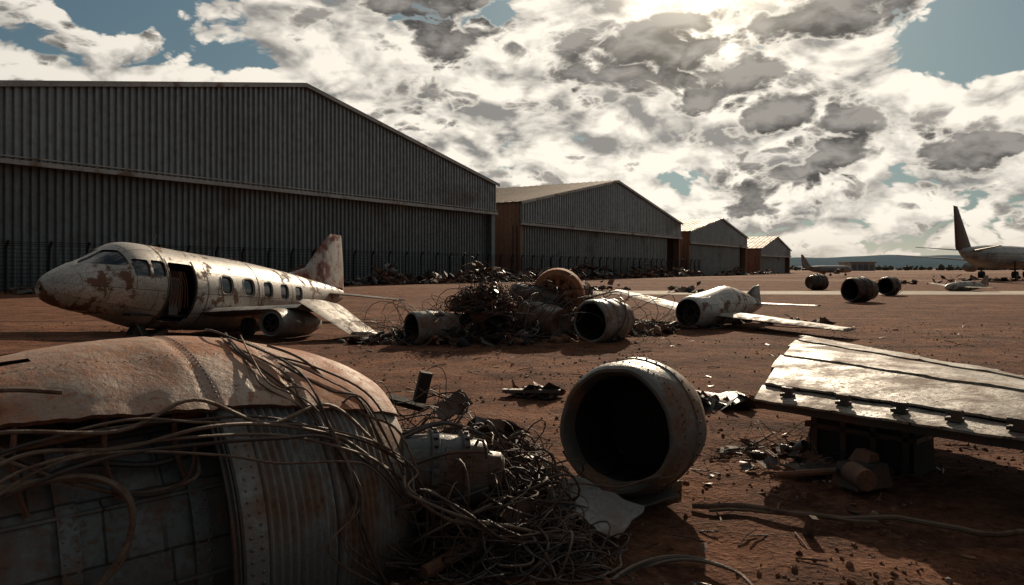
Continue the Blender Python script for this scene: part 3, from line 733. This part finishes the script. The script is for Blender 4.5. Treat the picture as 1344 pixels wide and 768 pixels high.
# ------------------------------------------------------------ detached wing
e=grp('detached_wing',(0,0,0))
A=Vector((2.48,7.8,.64)); Bf=Vector((4.95,12.9,.84)); C=Vector((5.75,7.2,.8)); Dn=Vector((4.55,4.9,.68))
def wq(u,v,dz=0):
    p=A.lerp(Dn,u).lerp(Bf.lerp(C,u),v); cam=.2*math.sin(math.pi*min(1,v*.9+.1))*.7+.02*noise.noise(Vector((u*8,v*8,1)))
    return p+Vector((0,0,cam+dz))
b=B(); strips=[0,.1,.26,.42,.6,.78,1.0]
for s in range(6):
    v0,v1=strips[s],strips[s+1]+.006; us=[0,.012,-.006,.01,-.01,.006][s]
    z=.02*(s%2)+ (0 if s else -.02)
    for side,dz in((1,0),(0,-.02)):
        b.grid(lambda i,j,v0=v0,v1=v1,us=us,z=z,dz=dz:wq(us+(1.1-us)*i/40,v0+(v1-v0)*j/5,z+dz+.018*noise.noise(Vector((i*.7,s*3,5)))*(j==0)),41,6,0,flip=bool(side))
    b.grid(lambda i,j,v0=v0,us=us,z=z:wq(us+(1.1-us)*i/24,v0,z-.02*j),25,2,0)
    b.grid(lambda i,j,v0=v0,v1=v1,us=us,z=z:wq(us,v0+(v1-v0)*i/5,z-(.02+.09*math.sin(math.pi*min(1,v0+.2)))*j),6,2,0)
b.obj('upper_skin',['wing2'],e,ang=30,fix=False)
b=B()
b.grid(lambda i,j:wq(.01+1.09*i/24,.02+.97*j/10,-.14+.06*abs(j/5-1)),25,11,0)
b.grid(lambda i,j:wq(.0+1.1*i/24,.015,-.03-.1*j),25,2,1)
for k in range(14): u=.02+k*.08; b.grid(lambda i,j,u=u:wq(u,.02+.96*i/10,-.02-.13*j*math.sin(math.pi*min(1,.2+i/12))),11,2,1)
for k in range(16): 
    u=.0+k*.03; b.box(TM(wq(u*2,1.0,.0),(0,0,-.9)),.14,.16,.02,0)
b.obj('ribs_and_lower_skin',['alu','steel'],e,fix=False)
b=B()
dirw=(Dn-A).normalized(); yaw=math.atan2(dirw.y,dirw.x)
for u in(.1,.27,.42,.55,.68,.8):
    p=wq(u,.05,.0); b.box(TM(p,(0,0,yaw)),.12,.09,.03,0); b.box(TM(p+Vector((0,-.03,.04)),(0,0,yaw)),.08,.03,.08,0)
    b.lathe(TM(p+Vector((0,0,.055)),(0,0,yaw)),[(-.065,.005),(-.065,.03),(.065,.03),(.065,.005)],10,0)
b.obj('hinge_brackets',['steel'],e)
b=B()
for v in(.085,.25,.41,.59,.77):
    for i in range(72):
        p=wq(.01+i*.0152,v,.006 if v>.1 else -.014); b.lathe(TM(p,(0,rad(-90),0)),[(-.014,.011),(.006,.0105),(.008,.001)],6,0)
for k in range(12):
    u=.05+k*.09
    for i in range(24): p=wq(u,.13+i*.037,.014); b.lathe(TM(p,(0,rad(-90),0)),[(-.014,.011),(.004,.0105),(.006,.001)],5,0)
b.obj('rivets',['steel'],e)
b=B(); 
b.box(TM((3.62,7.7,.25),(0,0,yaw+.1)),1.05,.5,.62,0,.95); b.box(TM((3.62,7.7,.28),(0,0,yaw+.1))@TM((0,-.03,.1)),1.1,.5,.05,1)
for x in(-.45,-.15,.15,.45): b.box(TM((3.62,7.7,.25),(0,0,yaw+.1))@TM((x,-.255,0)),.06,.05,.6,1)
b.box(TM((4.9,10.5,.35)),.4,.4,.8,0); b.box(TM((5.4,6.2,.35)),.4,.4,.7,0)
b.obj('support_cradle',['black','steel'],e)
b=B(); junk(b,3.0,7.9,.9,.8,.3,80,.3,0,14); b.obj('scrap_heap',PALD,fix=False)
# ------------------------------------------------------------ ground litter
b=B(); junk(b,.35,11.9,.45,.2,.12,22,.6,.1); b.box(TM((.35,12,.06),(0,.03,.1)),.95,.22,.05,1); b.box(TM((.3,11.8,.1),(.05,0,-.05)),.9,.1,.05,2); b.obj('scrap_plank_pile',PAL,fix=False)
b=B(); junk(b,3.05,10.9,.55,.25,.14,26,.6,.3); b.plate(TM((3.0,11,.12),(.2,.1,.3)),.8,.4,.3,2); b.obj('scrap_sheet_pile',PALD,fix=False)
b=B()
b.tube([Vector((x,6.3-.36*(x-1.5)+.04*math.sin(x*5),.05+.012*math.sin(x*7)+gh(x,6.1))) for x in [1.5+.12*i for i in range(20)]],.022,7,0)
b.tube([Vector((x,6.22-.3*(x-1.5),.04+gh(x,6.1))) for x in [1.6+.15*i for i in range(9)]],.014,6,0); b.obj('rusty_pole',['wood'])
b=B(); b.box(TM((2.25,5.75,.05),(.3,.2,.3)),.06,.05,.16,0); b.obj('metal_stub',['wood'])
e=grp('broken_gearbox',(3.1,6.75,.1),(0,0,.4))
b=B(); b.box(TM((0,0,.08)),.42,.3,.2,0,.8); b.box(TM((.1,.05,.2),(.2,.1,.2)),.2,.2,.12,1,.7); b.lathe(TM((-.15,-.1,.1),(0,0,1.2)),[(-.15,.01),(-.15,.09),(.12,.1),(.12,.01)],14,1); b.tube([Vector((-.2,.1,.1)),Vector((-.6,.4,.03))],.03,7,1); b.plate(TM((-.1,.5,.02)),.5,.3,.2,2)
b.obj('housing',['steel','rust','steel'],e)
b=B()
for s in range(3): b.tube(smooth([(.45,4.5+s*.02,.03),(.8,4.95,.03+s*.02),(1.15,5.1+s*.03,.05),(1.45,4.95,.03),(1.5,4.6-s*.05,.03),(1.6,4.3,.03)],8),.011,7,(s+1)%2)
b.obj('cable_loop',['cable','cable2'],fix=False)
b=B()
for k in range(340):
    y=4.2+(R.random()**1.4)*22; x=R.uniform(-.62,.68)*y
    s=R.uniform(.03,.11)*(1+y*.025); Mx=TM((x,y,gh(x,y)+.012),(R.uniform(-.3,.3),R.uniform(-.3,.3),R.random()*6.3)); q=R.random(); mi=R.choice([2,1,1,2,0,1])
    if q<.35: b.plate(Mx,s,s*R.uniform(.3,.8),R.uniform(-.5,.6),mi,.006,4,k)
    elif q<.8: b.tube([Mx@Vector((-s*1.3,0,0)),Mx@Vector((0,.1*s,.1*s)),Mx@Vector((s*1.3,0,0))],.006*(1+y*.03),5,mi)
    else: b.box(Mx,s,s*.3,s*.15,mi)
b.obj('scattered_scrap',PAL,fix=False)
# ------------------------------------------------------------ light
EL,AZ=rad(22.5),rad(14.5)
S=Vector((math.sin(AZ)*math.cos(EL),math.cos(AZ)*math.cos(EL),math.sin(EL)))
l=bpy.data.lights.new('sun','SUN'); l.energy=5; l.angle=rad(.55); l.color=(1,.82,.61)
lo=bpy.data.objects.new('sun',l); lo.rotation_euler=S.to_track_quat('Z','Y').to_euler(); lo.location=(20,60,60); sc.collection.objects.link(lo)
w=bpy.data.worlds.new('World'); sc.world=w; w.use_nodes=True; t=NT(w.node_tree)
try:
    w.cycles.sampling_method='MANUAL'; w.cycles.sample_map_resolution=512
except Exception as ex: print(ex)
bg=w.node_tree.nodes['Background']
sky=t.n('ShaderNodeTexSky',sky_type='NISHITA'); sky.sun_disc=False; sky.sun_elevation=EL; sky.sun_rotation=AZ; sky.dust_density=.8; sky.air_density=1.2
dirv=t.vm('NORMALIZE',t.n('ShaderNodeTexCoord').outputs['Generated'])
def pxdir(x,y): return Vector(((x-672)/1000,1,(352-y)/1000)).normalized()
def warp(v,off=(0,0,0)):
    z=t.n('ShaderNodeSeparateXYZ'); t.put(z.inputs[0],v)
    zz=t.math('ADD',t.math('MAXIMUM',z.outputs[2],0.),.75)
    cb=t.n('ShaderNodeCombineXYZ')
    for i in range(2): t.put(cb.inputs[i],zz)
    cb.inputs[2].default_value=.72
    p=t.vm('DIVIDE',v,cb.outputs[0])
    return t.vm('ADD',p,off)
def dens(v,off,base,oct,fs):
    p=warp(v,off)
    n=t.noise(p,base,2,.5)
    wv=t.noise(p,9,1,.5,out='Color'); p2=t.vm('ADD',p,t.vm('SCALE',t.vm('SUBTRACT',wv,(.5,.5,.5)),None,.06))
    d=n; wgt=.42; f=fs
    for o in range(oct):
        q=t.noise(t.vm('ADD',p2,(o*3.7,o*1.3,o*2.1)),f,0,.5)
        d=t.math('ADD',d,t.math('MULTIPLY',t.math('SUBTRACT',t.math('ABSOLUTE',t.math('MULTIPLY_ADD',q,2.,-1.)),.22),wgt))
        wgt*=.55; f*=2.05
    return d
def bumpsum(lst):
    bs=None
    sv=t.vm('MULTIPLY',dirv,(1,1,1.6))
    for x,y,r,wt in lst:
        c=pxdir(x,y); ds=t.vm('DISTANCE',sv,(c.x,c.y,c.z*1.6))
        q=t.mr(ds,0,r*1.3,wt,0,True); bs=q if bs is None else t.math('ADD',bs,q)
    return bs
sh=t.vm('ADD',dirv,(.004,0,.024))
A_=dens(dirv,(0,0,0),3.8,5,9.); A2=dens(sh,(0,0,0),3.8,4,9.)
Bd=dens(dirv,(5.3,2.1,7.7),5.5,5,12); B2=dens(sh,(5.3,2.1,7.7),5.5,4,12)
bA=bumpsum([(930,60,.3,.22),(560,170,.3,.16),(120,80,.2,.2),(1290,180,.18,.22),(800,230,.25,.14),(420,60,.14,.14),(1050,250,.25,.12),
  (310,80,.045,-.28),(140,8,.06,-.34),(1240,50,.09,-.3),(650,20,.05,-.24),(1165,215,.06,-.24),(890,235,.05,-.22),(1344,40,.07,-.24),(480,225,.05,-.1)])
bB=bumpsum([(840,50,.13,.2),(1020,50,.13,.2),(1060,150,.09,.18),(740,150,.08,.16),(910,120,.06,.1),(520,35,.08,.2),(1290,185,.09,.17),(1000,255,.08,.12),(200,60,.1,.07),(600,130,.07,.08),(640,255,.1,.05),(40,50,.1,.08),(390,20,.06,.12),(930,-10,.09,-.2)])
a1=t.math('ADD',A_,bA); b1=t.math('ADD',Bd,bB)
alA=t.mr(a1,.475,.54,0,1,True)
lit=t.math('ADD',t.math('MULTIPLY',t.math('SUBTRACT',A_,A2),3.6),.68,clamp=True)
litB=t.math('ADD',t.math('MULTIPLY',t.math('SUBTRACT',Bd,B2),3.2),.32,clamp=True)
sd=t.vm('DOT_PRODUCT',dirv,tuple(S))
colA=t.mix(lit,(.27,.26,.245),(1.04,.96,.83))
alB=t.mr(b1,.55,.63,0,1,True)
thB=t.mr(b1,.56,.7,0,1,True)
dk=t.mix(litB,(.085,.082,.079),(.34,.315,.285))
colB=t.mix(thB,(.9,.83,.72),dk)
alB=t.math('MULTIPLY',alB,t.mr(alA,.1,.9))
cc=t.mix(alB,colA,colB)
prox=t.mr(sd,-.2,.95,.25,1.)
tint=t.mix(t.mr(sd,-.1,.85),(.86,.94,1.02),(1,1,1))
skc=t.vm('MULTIPLY',t.vm('SCALE',sky.outputs[0],None,.07),(.66,.88,.96))
skc=t.vm('DIVIDE',skc,t.vm('ADD',t.vm('MULTIPLY',skc,(2.4,1.8,1.65)),(1,1,1)))
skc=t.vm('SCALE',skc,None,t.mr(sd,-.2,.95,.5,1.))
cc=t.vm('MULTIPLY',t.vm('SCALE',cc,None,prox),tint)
res=t.mix(alA,skc,cc)
glow=t.math('POWER',t.math('MAXIMUM',sd,0),260.)
g2=t.math('POWER',t.math('MAXIMUM',sd,0),30.)
gl=t.math('ADD',t.math('MULTIPLY',glow,1.7),t.math('MULTIPLY',g2,.1))
gl=t.math('MULTIPLY',gl,t.math('SUBTRACT',1.,t.math('MULTIPLY',t.math('MULTIPLY',alB,thB),.5)))
res=t.vm('ADD',res,t.vm('SCALE',t.mix(0.,(1,.86,.64),(1,1,1)),None,gl))
z=t.n('ShaderNodeSeparateXYZ'); t.put(z.inputs[0],dirv)
hz=t.mr(z.outputs[2],-.01,.07,.75,0,True)
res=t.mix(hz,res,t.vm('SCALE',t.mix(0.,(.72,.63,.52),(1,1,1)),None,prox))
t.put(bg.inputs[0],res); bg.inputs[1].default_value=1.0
# ------------------------------------------------------------ camera
cam=bpy.data.cameras.new('camera'); co=bpy.data.objects.new('camera',cam); sc.collection.objects.link(co)
co.location=(0,0,2); co.rotation_euler=(rad(90),0,0); cam.sensor_width=36; cam.lens=36*1000/1344; cam.shift_y=-(384-352)/1344
cam.clip_end=20000; cam.clip_start=.05
sc.camera=co
